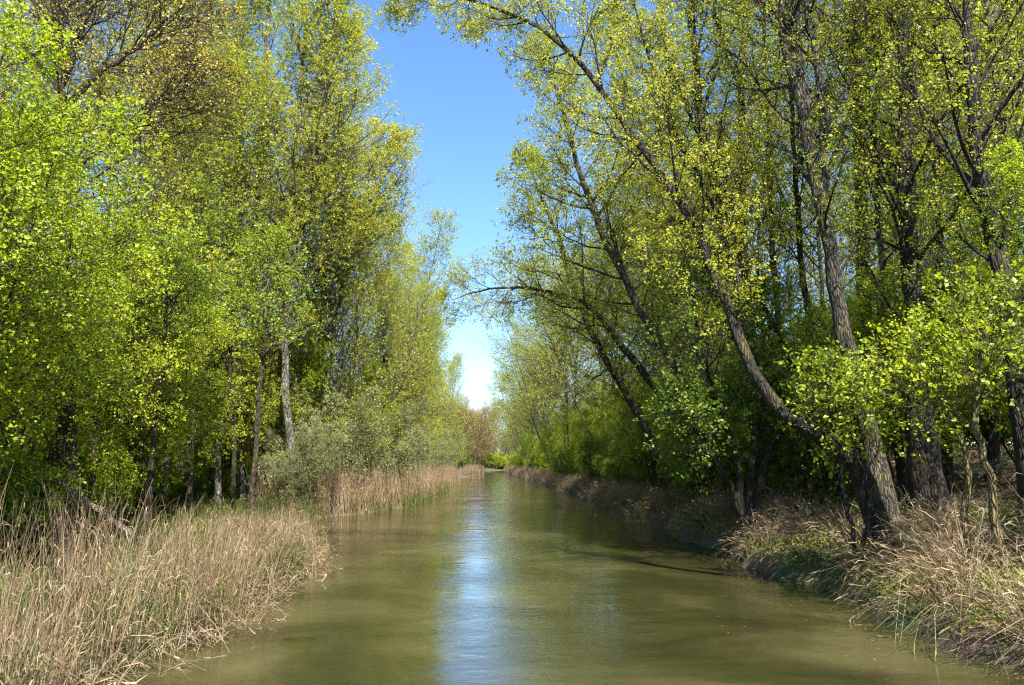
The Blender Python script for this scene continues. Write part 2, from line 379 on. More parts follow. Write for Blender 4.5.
# ------------------------------------------------------------------ reeds, grass, litter
def blades(rg, base, H, lean, curve, width, nseg=5, wtip=0.25):
    """thin flat stalks: base (n,3), H (n,), lean (n,3) horizontal lean, curve amount"""
    n = len(base); u = np.linspace(0, 1, nseg + 1)
    c = np.broadcast_to(np.asarray(curve, float), (n,))
    horiz = lean[:, None, :] * (u[None, :, None] + (u[None, :, None] ** 2.2) * c[:, None, None])
    upv = np.zeros((n, nseg + 1, 3)); upv[..., 2] = u[None] * H[:, None]
    kink = rg.normal(0, 0.012, (n, nseg + 1, 3)) * H[:, None, None]; kink[:, 0] = 0; kink[..., 2] *= 0.2
    pts = base[:, None] + horiz * H[:, None, None] + upv + np.cumsum(kink, 1)
    # keep length: arching stalks sink
    sag = (np.linalg.norm(horiz, axis=-1) ** 2) * 0.42; pts[..., 2] -= sag * H[:, None]
    az = rg.random(n) * 6.28
    side = np.stack([np.cos(az), np.sin(az), np.zeros(n)], 1)
    w = np.broadcast_to(np.asarray(width, float), (n,))[:, None] * (1 - (1 - wtip) * u[None])
    A = pts + side[:, None] * w[..., None] * 0.5; B = pts - side[:, None] * w[..., None] * 0.5
    V = np.stack([A, B], 2).reshape(-1, 3)
    idx = np.arange(n * (nseg + 1) * 2).reshape(n, nseg + 1, 2)
    Q = np.stack([idx[:, :-1, 0], idx[:, :-1, 1], idx[:, 1:, 1], idx[:, 1:, 0]], -1).reshape(-1, 4)
    return V, Q, np.repeat(np.clip(rg.normal(0.5, 0.24, n), 0, 1), nseg), pts

def stalk_leaves(rg, pts, k, length, width):
    """dry blades that hang off the stalks"""
    B = len(pts); t = rg.uniform(0.2, 0.92, (B, k)); p, T, _, _ = along(pts, t)
    p = p.reshape(-1, 3); T = T.reshape(-1, 3); n = len(p)
    az = rg.random(n) * 6.28; out = np.stack([np.cos(az), np.sin(az), np.zeros(n)], 1)
    L = length * rg.uniform(0.5, 1.3, n)[:, None]
    m1 = p + (out * 0.5 + T * 0.75) * L * 0.5
    m2 = m1 + (out * 0.8 + np.array([0, 0, 1]) * rg.uniform(-0.9, 0.5, n)[:, None]) * L * 0.5
    sd = nrm(np.cross(out, T) + rg.normal(0, 0.4, (n, 3))) * (width * 0.5)
    V = np.stack([p - sd * 0.5, p + sd * 0.5, m1 + sd, m1 - sd, m2 + sd * 0.15, m2 - sd * 0.15], 1).reshape(-1, 3)
    i = np.arange(n)[:, None] * 6
    Q = np.concatenate([i + np.array([[0, 1, 2, 3]]), i + np.array([[3, 2, 4, 5]])])
    r = np.clip(rg.normal(0.6, 0.2, n), 0, 1)
    return V, Q, np.concatenate([r, r])

def merge3(lst):
    V, Q = join([(a[0], a[1]) for a in lst]); return V, Q, np.concatenate([a[2] for a in lst])

def reed_bed(name, seed, n, ylo, yhi, slo, shi, side, H, Hsd, width, mat, lean=(0, 0), lsd=0.1, curve=0.4, nleaf=2, llen=0.35, ypow=1.0,
             dens=None, fallen=0.0, edge_lean=0.0, tuss=0, tl=0.5, **props):
    rg = np.random.default_rng(seed)
    y = ylo + (yhi - ylo) * rg.random(n) ** ypow
    lo = np.interp(y, *slo) if isinstance(slo, tuple) else slo
    hi = np.interp(y, *shi) if isinstance(shi, tuple) else shi
    s = lo + (hi - lo) * rg.random(n)
    x = xl(y) - s if side < 0 else xr(y) + s
    keep = vnoise(x * 0.9, y * 0.9, seed) * 0.7 + vnoise(x * 2.9, y * 2.9, seed + 1) * 0.3 > (0.33 if dens is None else dens)
    x, y, s = x[keep], y[keep], s[keep]; n = len(x)
    tdir = np.zeros((n, 3)); hs = np.ones(n)
    if tuss:
        c = rg.integers(0, min(tuss, n), n)
        off = rg.normal(0, 0.22, (n, 2)) * (0.7 + 0.015 * y[c])[:, None]
        tdir[:, :2] = off / 0.35 * tl
        hc = rg.uniform(0.55, 1.25, n); hs = hc[c]
        x, y, s = x[c] + off[:, 0], y[c] + off[:, 1], s[c]
    # stalks stand in loose tussocks
    z = np.maximum(ground_z(x, y), -0.15) - 0.03
    hm = (0.75 + 0.5 * vnoise(x * 0.5, y * 0.5, seed + 2))
    hy_ = np.interp(y, *H) if isinstance(H, tuple) else H
    h = np.clip(rg.normal(1, Hsd, n), 0.35, 1.5) * hm * hs * hy_
    ln = rg.normal(0, lsd, (n, 3)) + tdir; ln[:, 0] += lean[0] + edge_lean * np.clip(1.2 - s, 0, 1.2) * (1 if side < 0 else -1); ln[:, 1] += lean[1]; ln[:, 2] = 0
    ph = vnoise(x * 0.6, y * 0.6, seed + 7) * 6.28 * 2
    ln[:, 0] += np.cos(ph) * lsd * 0.8; ln[:, 1] += np.sin(ph) * lsd * 0.8
    if fallen > 0:
        f = rg.random(n) < fallen; az = rg.random(n) * 6.28; k = rg.uniform(0.5, 1.3, n)
        ln[f, 0] += (np.cos(az) * k)[f] + 0.3 * (1 if side < 0 else -1); ln[f, 1] += (np.sin(az) * k)[f]
        h[f] *= 0.75
    V, Q, r, pts = blades(rg, np.stack([x, y, z], 1), h, ln, curve, width)
    pts[..., 2] = np.maximum(pts[..., 2], 0.0)
    lst = [(V, Q, r)]
    if nleaf: lst.append(stalk_leaves(rg, pts, nleaf, llen, width * 1.5))
    V, Q, r = merge3(lst)
    c_ = V[Q[:, 0]]; r = np.clip(r + 0.55 * (vnoise(c_[:, 0] * 0.8, c_[:, 1] * 0.8, seed + 9) - 0.5), 0, 1)
    V[:, 2] = np.maximum(V[:, 2], -0.15)
    c_ = V[Q].mean(1); ok = (c_[:, 0] < xl(c_[:, 1]) + 0.9) | (c_[:, 0] > xr(c_[:, 1]) - 0.7)      # nothing lies out on open water
    Q, r = Q[ok], r[ok]
    return obj(name, make_mesh(name, V, Q, mat, r), kind='stuff', **props)

reed_bed('reed_bed', 11, 12500, 5, 31, 0.0, ([5, 12, 20, 26, 31], [5.0, 4.2, 3.2, 2.8, 2.2]), -1, ([5, 13, 20, 31], [1.9, 1.7, 1.2, 0.95]), 0.34, 0.0115, 'dry_reed', lsd=0.09, nleaf=1, llen=0.28,
         curve=0.7, fallen=0.08, edge_lean=0.10, dens=0.45, label='tall dry straw-coloured reeds filling the near left bank', category='reeds')
reed_bed('broken_reed', 21, 1800, 7, 34, -0.5, 1.2, -1, 1.3, 0.3, 0.016, 'dry_reed', lsd=0.3, nleaf=1, curve=0.6, fallen=0.8, dens=0.2,
         label='broken dry reed stalks bent down over the water on the near left', category='reeds')
reed_bed('green_sedge', 12, 14000, 9, 36, 0.1, 4.5, -1, 0.85, 0.3, 0.014, 'green_blade', lsd=0.2, nleaf=1, dens=0.42,
         label='green sedge blades growing low among the near left reeds', category='sedge')
reed_bed('reed_bed', 13, 15000, 46, 150, 0.0, ([46, 60, 150], [4.5, 3.6, 3]), -1, 1.95, 0.27, 0.026, 'dry_reed', lsd=0.09, nleaf=1, llen=0.4, dens=0.3,
         ypow=1.2, label='pale dry reeds standing along the left bank in the middle distance', category='reeds')
reed_bed('green_sedge', 23, 9000, 36, 95, -0.2, 3.5, -1, 0.9, 0.35, 0.025, 'green_blade', lsd=0.2, nleaf=1, dens=0.45,
         label='green sedge growing at the foot of the middle distance left reeds', category='sedge')
reed_bed('reed_bed', 22, 900, 31, 47, -0.3, 1.2, -1, 0.9, 0.3, 0.016, 'dry_reed_brown', lsd=0.15, nleaf=1, llen=0.3, dens=0.4,
         label='thin broken reeds in the shaded inlet on the left bank', category='reeds')
reed_bed('reed_bed', 14, 4000, 195, 300, 0.0, 3.5, -1, 2.0, 0.15, 0.06, 'dry_reed', lsd=0.06, nleaf=1, dens=0.1,
         label='small far patch of pale reeds at the left bend of the river', category='reeds')
reed_bed('reed_bed', 15, 5200, 7, 26, 0.45, 3.4, 1, ([7, 15, 22, 26], [1.6, 1.3, 0.8, 0.6]), 0.28, 0.013, 'dry_reed', lean=(-0.12, -0.02), lsd=0.12, curve=1.2, nleaf=2, llen=0.35,
         dens=0.36, fallen=0.06, edge_lean=0.22, tuss=75, tl=0.55, label='brownish dry reeds arching in tussocks over the near right bank', category='reeds')
reed_bed('reed_bed', 16, 13000, 25, 130, 0.4, 2.6, 1, 0.95, 0.28, 0.02, 'dry_reed', lean=(-0.06, 0), lsd=0.14, curve=0.7, nleaf=2, llen=0.3, dens=0.30,
         ypow=1.4, edge_lean=0.12, tuss=900, tl=0.25, label='low dry grass and reeds lining the right bank into the distance', category='reeds')
reed_bed('reed_bed', 17, 5000, 130, 320, 0.0, 3.0, 1, 1.2, 0.2, 0.06, 'dry_reed', lsd=0.1, nleaf=1, dens=0.1,
         label='thin far strip of dry reeds at the right waterline', category='reeds')
reed_bed('green_grass', 18, 30000, 9, 70, 0.3, 5.0, 1, 0.55, 0.35, 0.015, 'green_blade', lsd=0.25, curve=1.0, nleaf=1, llen=0.2, dens=0.45, ypow=1.2,
         edge_lean=0.25, tuss=1500, tl=0.4, label='fresh green grass growing along the right bank', category='grass')
reed_bed('undergrowth', 19, 40000, 14, 90, 3.0, 22, -1, 0.42, 0.35, 0.03, 'green_blade', lsd=0.4, curve=1.0, nleaf=2, llen=0.25, dens=0.35,
         label='green undergrowth on the woodland floor behind the left reeds', category='undergrowth')

reed_bed('brushwood', 24, 2600, 11, 60, 1.5, 11, 1, 1.1, 0.4, 0.016, 'litter', lsd=0.45, curve=0.8, nleaf=1, llen=0.4, dens=0.4, fallen=0.35,
         label='tangle of dead brown twigs and stems under the right bank trees', category='brushwood')
reed_bed('brushwood', 25, 2200, 18, 70, 4.5, 16, -1, 1.2, 0.4, 0.018, 'litter', lsd=0.35, curve=0.6, nleaf=1, llen=0.4, dens=0.4, fallen=0.3,
         label='tangle of dead twigs and stems in the left woods', category='brushwood')

def litter(name, seed, n, ylo, yhi, slo, shi, side, size, mat, label, cat):
    rg = np.random.default_rng(seed); y = ylo + (yhi - ylo) * rg.random(n) ** 1.3; s = rg.uniform(slo, shi, n)
    x = xl(y) - s if side < 0 else xr(y) + s
    p = np.stack([x, y, ground_z(x, y) + (rg.uniform(0.0, 0.06, n) if mat == 'litter' else 0.32 * rg.random(n) * (vnoise(x * 1.1, y * 1.1, seed) > 0.5))], 1)
    V, Q, r = leaves(rg, p, np.zeros((n, 3)), size, 0.5, 0.6)
    m_ = n // 12                                           # dead twigs
    y = ylo + (yhi - ylo) * rg.random(m_) ** 1.3; s = rg.uniform(slo, shi, m_); x = xl(y) - s if side < 0 else xr(y) + s
    p = np.stack([x, y, ground_z(x, y) + 0.03], 1)
    if mat != 'litter': m_ = 0; p = p[:0]
    V2, Q2, r2, _ = blades(rg, p, rg.uniform(0.1, 0.5, m_), rg.normal(0, 1.6, (m_, 3)) * np.array([1, 1, 0]), 0.0, 0.02, 3)
    V, Q, r = merge3([(V, Q, r), (V2, Q2, r2)])
    obj(name, make_mesh(name, V, Q, mat, r), kind='stuff', label=label, category=cat)
litter('ground_plants', 32, 26000, 9, 40, 0.25, 4.5, 1, 0.075, 'mid_leaf', 'small leafy green plants low on the right bank', 'ground plants')
litter('ground_plants', 33, 30000, 16, 60, 2.5, 14, -1, 0.09, 'bright_leaf', 'small leafy green plants on the floor of the left woods', 'ground plants')
litter('leaf_litter', 31, 60000, 9, 60, 0.6, 18, 1, 0.09, 'litter', 'brown leaf litter and dead twigs covering the right slope', 'leaf litter')

rg_ = np.random.default_rng(77); n_f = 700
fy = 9 + 30 * rg_.random(n_f) ** 1.6; fr = rg_.random(n_f) < 0.65
fx = np.where(fr, xr(fy) - 0.2 - 3.2 * rg_.random(n_f) ** 2, xl(fy) + 0.1 + 1.6 * rg_.random(n_f) ** 2)
kf = vnoise(fx * 1.2, fy * 0.8, 78) > 0.45; fx, fy = fx[kf], fy[kf]; n_f = len(fx)
az_ = rg_.random(n_f) * 6.28; ca = np.stack([np.cos(az_), np.sin(az_), 0 * az_], 1); cb = np.stack([-np.sin(az_), np.cos(az_), 0 * az_], 1)
L_ = (0.012 + 0.03 * rg_.random(n_f) ** 2)[:, None]; W_ = L_ * rg_.uniform(0.25, 0.8, n_f)[:, None]; c0 = np.stack([fx, fy, 0 * fx + 0.006], 1)
obj('floating_debris', make_mesh('floating_debris', np.stack([c0 - ca * L_, c0 - cb * W_, c0 + ca * L_, c0 + cb * W_], 1).reshape(-1, 3), np.arange(n_f * 4).reshape(-1, 4), 'dry_reed', rg_.random(n_f)),
    kind='stuff', label='specks of leaf and reed debris floating near the river edges', category='debris')

# ------------------------------------------------------------------ tree kinds
POP = [tree_meshes('poplar', 100 + i, H=26, stems=s, bark='pale_bark', spread=0.10, r0=0.17, a1=38, up1=0.12, k1=k, nl=10, bare=0.25, t1=(0.10, 0.98), leaf=0.10) for i, (s, k) in enumerate([(1, 70), (2, 42), (3, 30)])]
POPR = [tree_meshes('poplar', 120 + i, H=26, stems=s, spread=0.2, k1=k, a1=55, l1=0.34, up1=0.04, up2=0.03, n0=0.06, t1=(0.27, 0.98), nl=8, bare=0.25, r0=0.19, leaf=0.10)
        for i, (s, k) in enumerate([(1, 60), (2, 36), (2, 38)])]
BRI = [tree_meshes('maple', 140 + i, H=10, stems=4, spread=0.35, r0=0.11, bare=0.22, k1=18, k2=10, k3=8, nl=14, t1=(0.2, 0.97), a1=62, l1=0.34, up1=0.04, up2=0.0,
                   leaf=0.06, flat=0.45, bark='brown_bark', lm='bright_leaf', l3min=0.2) for i in range(3)]
MID = [tree_meshes('elm', 160 + i, H=10, stems=3, spread=0.35, r0=0.11, bare=0.22, k1=20, k2=10, k3=8, nl=13, t1=(0.26, 0.97), a1=58, l1=0.34, up1=0.03, up2=0.0,
                   leaf=0.056, flat=0.35, bark='dark_bark', lm='mid_leaf', l3min=0.2) for i in range(3)]
WIL = [tree_meshes('willow', 180 + i, H=6, stems=9, spread=0.7, r0=0.09, k1=12, k2=9, k3=7, nl=8, t1=(0.1, 0.98), a1=40, l1=0.3, up1=0.08, up2=0.03,
                   leaf=0.07, flat=0.1, lshape=0.4, bark='brown_bark', lm='willow_leaf', l3min=0.15) for i in range(2)]
BUD = [tree_meshes('budding', 190 + i, H=18, stems=2, spread=0.25, r0=0.2, k1=34, k2=11, k3=8, nl=3, t1=(0.2, 0.98), a1=50, l1=0.33, up1=0.06, up2=0.04,
                   leaf=0.075, flat=0.1, bark='brown_bark', lm='bud_leaf', l3min=0.3) for i in range(2)]
SHR = [tree_meshes('shrub', 200 + i, H=3, stems=10, spread=0.8, r0=0.04, k1=9, k2=7, k3=5, nl=7, t1=(0.1, 0.98), a1=50, l1=0.35, up1=0.03, up2=0.0,
                   leaf=0.07, flat=0.35, bark='dark_bark', lm=lm, l3min=0.1) for i, lm in enumerate(['mid_leaf', 'bright_leaf', 'dark_leaf'])]
POLE = [tree_meshes('sapling', 220 + i, H=7, stems=5, spread=0.28, r0=0.07, k1=9, k2=5, k3=4, nl=4, t1=(0.35, 0.98), a1=45, l1=0.3, up1=0.05, up2=0.02,
                    leaf=0.09, flat=0.3, bark=b, lm='mid_leaf', l3min=0.15, n0=0.08) for i, b in enumerate(['dark_bark', 'brown_bark'])]

R = random.Random(5)
def on_left(y, s): return (float(xl(y)) - s, y)
def on_right(y, s): return (float(xr(y)) + s, y)

# ------------------------------------------------------------------ trees that stand out one by one
def hero(name, seed, paths, rads, label, names=None, **kw):
    """paths: lists of (pixel x, pixel y, metres up the river); the tree really stands at that distance with that size"""
    if not isinstance(paths[0], list): paths = [paths]
    W = [[P(*q) for q in p] for p in paths]
    bx, by = W[0][0][0], W[0][0][1]; bz = float(ground_z(bx, by))
    for p in W:
        if p is W[0]: p[0] = np.array([bx, by, bz - 0.3])
    W = [[q - np.array([bx, by, bz]) for q in p] for p in W]
    me = tree_meshes(name, seed, trunk_path=W, trunk_rad=rads, **kw)
    return place(name, me, (bx, by), z=bz, label=label)
PK = dict(H=22, k1=26, nl=15, leaf=0.06, k3=7, bare=0.2, wig=1.3, a1=42, t1=(0.3, 0.99), l1=0.22, up1=0.08, up2=0.05, bark='poplar_bark')
hero('leaning_poplar', 301, [(884, 524, 19), (864, 478, 19), (822, 434, 19), (778, 408, 19.3), (748, 362, 19.6), (722, 290, 20), (690, 215, 20.5), (640, 145, 21), (590, 76, 21.5),
     (545, 32, 22), (490, 6, 22.5), (430, -6, 23), (392, -2, 23.4)], [0.34, 0.25, 0.20, 0.17, 0.14, 0.12, 0.11, 0.095, 0.08, 0.065, 0.045, 0.025, 0.012],
     'dark crooked poplar leaning far left from the near right bank and arching over the river', **dict(PK, H=13, k1=40, t1=(0.36, 0.995), a1=50, bark='dark_bark'))
hero('poplar_tree', 302, [[(892, 520, 20), (872, 450, 20.2), (852, 370, 20.4), (838, 300, 20.5), (825, 220, 20.6), (808, 140, 20.8), (790, 60, 21), (768, -30, 21.2), (745, -130, 21.4), (720, -280, 22)],
     [(812, 165, 20.8), (806, 110, 20.9), (800, 60, 21), (792, -20, 21.2), (790, -130, 21.4), (795, -300, 22)],
     [(822, 205, 20.7), (824, 130, 20.8), (818, 60, 20.9), (806, 0, 21), (812, -120, 21.2), (830, -280, 22)]],
     [[0.40, 0.25, 0.22, 0.20, 0.185, 0.17, 0.15, 0.12, 0.09, 0.04], [0.13, 0.12, 0.11, 0.09, 0.06, 0.03], [0.13, 0.11, 0.10, 0.08, 0.06, 0.03]],
     'thick grey barked poplar with three forks on the near right bank', **dict(PK, k1=22, t1=(0.35, 0.99)))
hero('poplar_tree', 303, [(932, 505, 21), (922, 440, 21), (915, 330, 21.2), (908, 200, 21.4), (906, 80, 21.5), (902, -60, 21.6), (900, -250, 21.8)],
     [0.6, 0.38, 0.27, 0.23, 0.2, 0.16, 0.06], 'dark thick straight trunk with a wide foot, right of the forked poplar', **dict(PK, k1=34, bark='dark_bark'))
hero('poplar_tree', 304, [(1040, 520, 17), (1018, 380, 17), (1005, 290, 17.2), (985, 200, 17.4), (972, 100, 17.5), (968, 0, 17.6), (955, -160, 17.8), (950, -300, 18)],
     [0.38, 0.24, 0.21, 0.18, 0.16, 0.13, 0.1, 0.04], 'dark trunk bending left at the right edge of the view', **dict(PK, k1=30, bark='dark_bark'))
hero('poplar_tree', 305, [[(868, 470, 29), (864, 300, 29), (858, 130, 29), (850, 0, 29), (845, -120, 29), (842, -220, 29)], [(858, 140, 29), (872, 60, 29), (880, -20, 29), (884, -120, 29)]],
     [[0.32, 0.25, 0.22, 0.18, 0.12, 0.04], [0.13, 0.11, 0.08, 0.04]], 'slender poplar standing behind the forked poplar', **dict(PK, k1=26))
hero('poplar_tree', 306, [[(775, 492, 31), (756, 400, 30), (744, 240, 30), (742, 130, 30), (744, 40, 30), (750, -60, 30), (752, -170, 30)], [(742, 95, 30), (722, 40, 30), (705, -20, 30), (695, -100, 30)]],
     [[0.25, 0.2, 0.16, 0.14, 0.12, 0.09, 0.03], [0.09, 0.08, 0.06, 0.03]], 'thin pale upright poplar with a Y fork near the top', **dict(PK, k1=22, leaf=0.075))
hero('poplar_tree', 307, [(765, 490, 30), (742, 330, 30), (722, 230, 30), (703, 130, 30), (693, 40, 30), (684, -80, 30), (676, -200, 30)],
     [0.26, 0.2, 0.18, 0.15, 0.13, 0.09, 0.03], 'pale slightly leaning poplar between the crooked and the Y forked poplar', **dict(PK, k1=34, leaf=0.075))
hero('leaning_poplar', 308, [(735, 484, 36), (672, 410, 36), (622, 346, 36), (594, 310, 36.4), (562, 294, 37), (520, 287, 37.5), (485, 289, 38), (452, 300, 38.5)],
     [0.24, 0.18, 0.14, 0.12, 0.10, 0.07, 0.045, 0.015], 'poplar bending low over the middle of the river with a drooping dark tip', **dict(PK, H=16, k1=24, t1=(0.3, 0.99), a1=50, bark='dark_bark', up1=0.06))
hero('leaning_poplar', 309, [(760, 486, 32), (692, 395, 32), (640, 310, 32.3), (604, 235, 32.8), (578, 165, 33.4), (560, 100, 34), (546, 50, 34.5)],
     [0.27, 0.2, 0.17, 0.15, 0.12, 0.08, 0.03], 'straight poplar slanting left over the river with its crown edge against the sky', **dict(PK, k1=40, t1=(0.22, 0.99), leaf=0.07, a1=50, l1=0.19))
hero('leaning_poplar', 310, [(684, 482, 46), (630, 400, 46), (590, 330, 46.5), (566, 262, 47), (545, 205, 47.5), (525, 160, 48)],
     [0.27, 0.21, 0.17, 0.14, 0.10, 0.03], 'smaller poplar slanting left behind the low bending one', **dict(PK, k1=40, t1=(0.15, 0.99), leaf=0.095, a1=55, H=24))
hero('poplar_tree', 311, [[(262, 480, 50), (254, 360, 50), (254, 240, 50), (262, 130, 50), (268, 20, 50), (272, -90, 50), (276, -150, 50)], [(254, 300, 50), (240, 240, 50), (226, 170, 50), (232, 80, 50), (238, 0, 50), (240, -90, 50)]],
     [[0.27, 0.23, 0.2, 0.19, 0.16, 0.10, 0.04], [0.15, 0.18, 0.17, 0.15, 0.12, 0.04]], 'pale double stemmed poplar rising highest in the left woods', **dict(PK, k1=50, H=26, bark='pale_bark', leaf=0.09, a1=40, up1=0.1, t1=(0.25, 0.99)))
hero('poplar_tree', 312, [[(300, 480, 46), (284, 360, 46), (288, 240, 46), (296, 130, 46), (306, 20, 46), (314, -90, 46)], [(285, 330, 46), (300, 240, 46), (318, 150, 46), (330, 60, 46), (338, -20, 46)]],
     [[0.25, 0.2, 0.18, 0.16, 0.12, 0.04], [0.15, 0.17, 0.14, 0.1, 0.04]], 'pale poplar with one stem spreading toward the river in the left woods', **dict(PK, k1=60, H=26, bark='pale_bark', leaf=0.09, a1=42, up1=0.08, t1=(0.2, 0.99)))
hero('poplar_tree', 313, [[(325, 478, 56), (320, 380, 56), (324, 280, 56), (334, 180, 56), (344, 90, 56), (350, 30, 56)], [(322, 350, 56), (340, 300, 56), (362, 240, 56), (380, 190, 56), (392, 140, 56)]],
     [[0.25, 0.2, 0.18, 0.14, 0.1, 0.04], [0.18, 0.15, 0.12, 0.08, 0.03]], 'poplar nearest the sky gap on the left side, branches sweeping to the right', **dict(PK, k1=60, H=26, bark='pale_bark', leaf=0.09, a1=48, up1=0.07, t1=(0.15, 0.99)))
hero('budding_tree', 314, [[(72, 490, 22), (66, 330, 22), (60, 200, 22), (60, 95, 22), (56, 20, 22), (50, -80, 22)], [(60, 110, 22), (100, 75, 22), (135, 48, 22), (168, 20, 22), (205, -15, 22)],
     [(62, 180, 22), (100, 150, 22), (135, 120, 22), (165, 92, 22), (190, 70, 22)], [(60, 90, 22), (72, 50, 22), (84, 10, 22), (92, -60, 22)]],
     [[0.3, 0.22, 0.18, 0.14, 0.1, 0.03], [0.09, 0.08, 0.06, 0.045, 0.02], [0.08, 0.07, 0.05, 0.04, 0.02], [0.09, 0.08, 0.06, 0.02]],
     'brown budding tree with bare dark limbs fanning out at the top left', H=16, k1=26, k2=10, k3=7, nl=3, t1=(0.25, 0.99), a1=45, l1=0.2, up1=0.05, leaf=0.06, bark='brown_bark', lm='bud_leaf')
# slim trunks in the left woods
for k, (px, top, lean_, Y, lb) in enumerate([(92, 250, 10, 27, 'slim brown trunk leaning right, nearest the fallen log'), (128, 230, -4, 31, 'slim dark upright trunk right of the fallen log'),
        (165, 210, 6, 36, 'short slim trunk beside the pale upright one'), (190, 190, 8, 38, 'pale upright trunk standing clear in the left woods'),
        (236, 220, -6, 42, 'thin trunk right of the pale upright one'), (252, 240, 12, 34, 'thin brownish trunk leaning right in the left woods'), (150, 250, 14, 29, 'thin trunk leaning right over the reeds')]):
    hero('slim_tree', 330 + k, [(px, 492, Y), (px + lean_ * 0.4, 420, Y), (px + lean_, 350, Y), (px + lean_ * 1.3, 290, Y), (px + lean_ * 1.5, top, Y)], [0.12, 0.095, 0.085, 0.06, 0.02],
         lb, H=9, k1=26, k2=7, k3=6, nl=8, t1=(0.45, 0.99), a1=60, l1=0.24, up1=0.02, leaf=0.085, flat=0.4, bark=['brown_bark', 'dark_bark', 'poplar_bark', 'poplar_bark', 'dark_bark', 'brown_bark', 'brown_bark'][k], lm='mid_leaf')
for k, (pth, r_, lb) in enumerate([
        ([(835, 492, 34), (806, 300, 34), (794, 150, 34), (788, 0, 34), (784, -110, 34)], 0.17, 'slim upright poplar left of the forked poplar, farther back'),
        ([(735, 484, 50), (700, 300, 50), (676, 150, 50), (664, 30, 50), (660, -30, 50)], 0.2, 'slim poplar far behind the crooked trunk, slightly leaning left'),
        ([(690, 480, 62), (652, 330, 62), (634, 200, 62), (622, 90, 62)], 0.22, 'slim poplar far back on the right, rising above the slanting ones'),
        ([(948, 502, 25), (941, 300, 25), (936, 100, 25), (930, -50, 25), (926, -180, 25)], 0.15, 'slim dark trunk right beside the wide footed trunk'),
        ([(992, 498, 28), (998, 300, 28), (1006, 100, 28), (1010, -60, 28)], 0.17, 'slim grey trunk between the right edge trunk and the wide footed one'),
        ([(800, 490, 38), (776, 300, 38), (768, 120, 38), (764, -20, 38), (762, -80, 38)], 0.17, 'slim pale poplar right of the Y forked one'),
        ([(850, 494, 27), (790, 360, 27), (716, 210, 27), (664, 100, 27.5), (634, 0, 28)], 0.13, 'thin dark poplar slanting left parallel to the crooked one'),
        ([(820, 492, 40), (730, 330, 40), (668, 190, 40.5), (628, 90, 41), (606, 20, 41)], 0.15, 'thin poplar slanting left far behind the crooked one'),
        ([(905, 500, 27), (884, 300, 27), (876, 150, 27), (880, 0, 27), (884, -120, 27)], 0.14, 'slim trunk just behind the forked poplar on its right')]):
    n_ = len(pth)
    hero('slim_poplar', 360 + k, pth, [r_ * 1.3] + [r_ * (1 - 0.75 * j / (n_ - 1)) for j in range(1, n_ - 1)] + [0.025], lb,
         **dict(PK, k1=30, nl=9, leaf=0.085, l1=0.17, bark='poplar_bark' if k in (1, 2, 5) else 'dark_bark'))
# stems on the right bank edge
hero('alder_clump', 340, [[(748, 524, 26), (736, 460, 26), (716, 400, 26), (698, 330, 26), (690, 270, 26)], [(750, 520, 26), (752, 450, 26), (766, 380, 26.2), (772, 300, 26.5)],
     [(752, 520, 26), (768, 455, 26), (792, 400, 26), (806, 330, 26)], [(744, 520, 26), (722, 470, 26), (700, 440, 26), (688, 400, 26)]], [0.12, 0.1, 0.08, 0.05, 0.02],
     'clump of thin dark stems fanning out from the right bank below the crooked poplar', H=9, k1=18, k2=7, k3=6, nl=8, t1=(0.35, 0.99), a1=55, l1=0.26, leaf=0.09, flat=0.4, bark='dark_bark', lm='dark_leaf')
hero('alder_clump', 341, [[(862, 545, 18.5), (846, 500, 18.6), (834, 440, 18.8), (826, 370, 19)], [(862, 545, 18.5), (868, 500, 18.5), (858, 445, 18.6), (846, 380, 18.8)]],
     [0.055, 0.05, 0.04, 0.015], 'two thin dark stems at the water edge in front of the crooked poplar', H=8, k1=12, k2=6, k3=5, nl=7, t1=(0.5, 0.99), a1=55, l1=0.2, leaf=0.08, flat=0.4, bark='dark_bark', lm='mid_leaf')
hero('slim_tree', 342, [(1000, 530, 15), (988, 470, 15), (976, 425, 15), (980, 360, 15), (990, 300, 15)], [0.09, 0.075, 0.065, 0.05, 0.02],
     'thin yellow lichened stem near the right edge', H=8, k1=12, k2=6, k3=5, nl=7, t1=(0.5, 0.99), a1=55, l1=0.24, leaf=0.085, flat=0.4, bark='lichen_bark', lm='bright_leaf')
hero('slim_tree', 343, [(958, 520, 16), (968, 470, 16), (955, 430, 16), (940, 400, 16), (930, 350, 16)], [0.08, 0.065, 0.05, 0.04, 0.02],
     'thin yellow lichened stem leaning left, beside the other lichened one', H=8, k1=12, k2=6, k3=5, nl=7, t1=(0.5, 0.99), a1=55, l1=0.24, leaf=0.085, flat=0.4, bark='lichen_bark', lm='bright_leaf')
# fallen log with snapped stubs
lg = [P(150, 545, 19), P(118, 525, 19.3), P(85, 500, 19.8), P(60, 484, 20.2), P(44, 474, 20.5)]
V, Q = tubes(np.array([lg]), np.array([[0.075, 0.07, 0.06, 0.05, 0.03]]), 10)
p2 = [(V, Q)]
for a, c in ((1, (0.2, 0.1, 0.9)), (2, (-0.6, 0.2, 0.7)), (3, (0.5, -0.2, 0.8))):
    b0 = lg[a]; pp = np.array([[b0, b0 + np.array(c) * 0.25, b0 + np.array(c) * 0.55 + np.array([0.05, 0, 0])]]); p2.append(tubes(pp, np.array([[0.04, 0.03, 0.012]]), 6))
V, Q = join(p2); o_ = lg[0]
fl = obj('fallen_log', make_mesh('fallen_log', V - o_, Q, 'dead_wood', smooth=True), label='pale dead fallen log slanting up out of the left reeds', category='log'); fl.location = o_

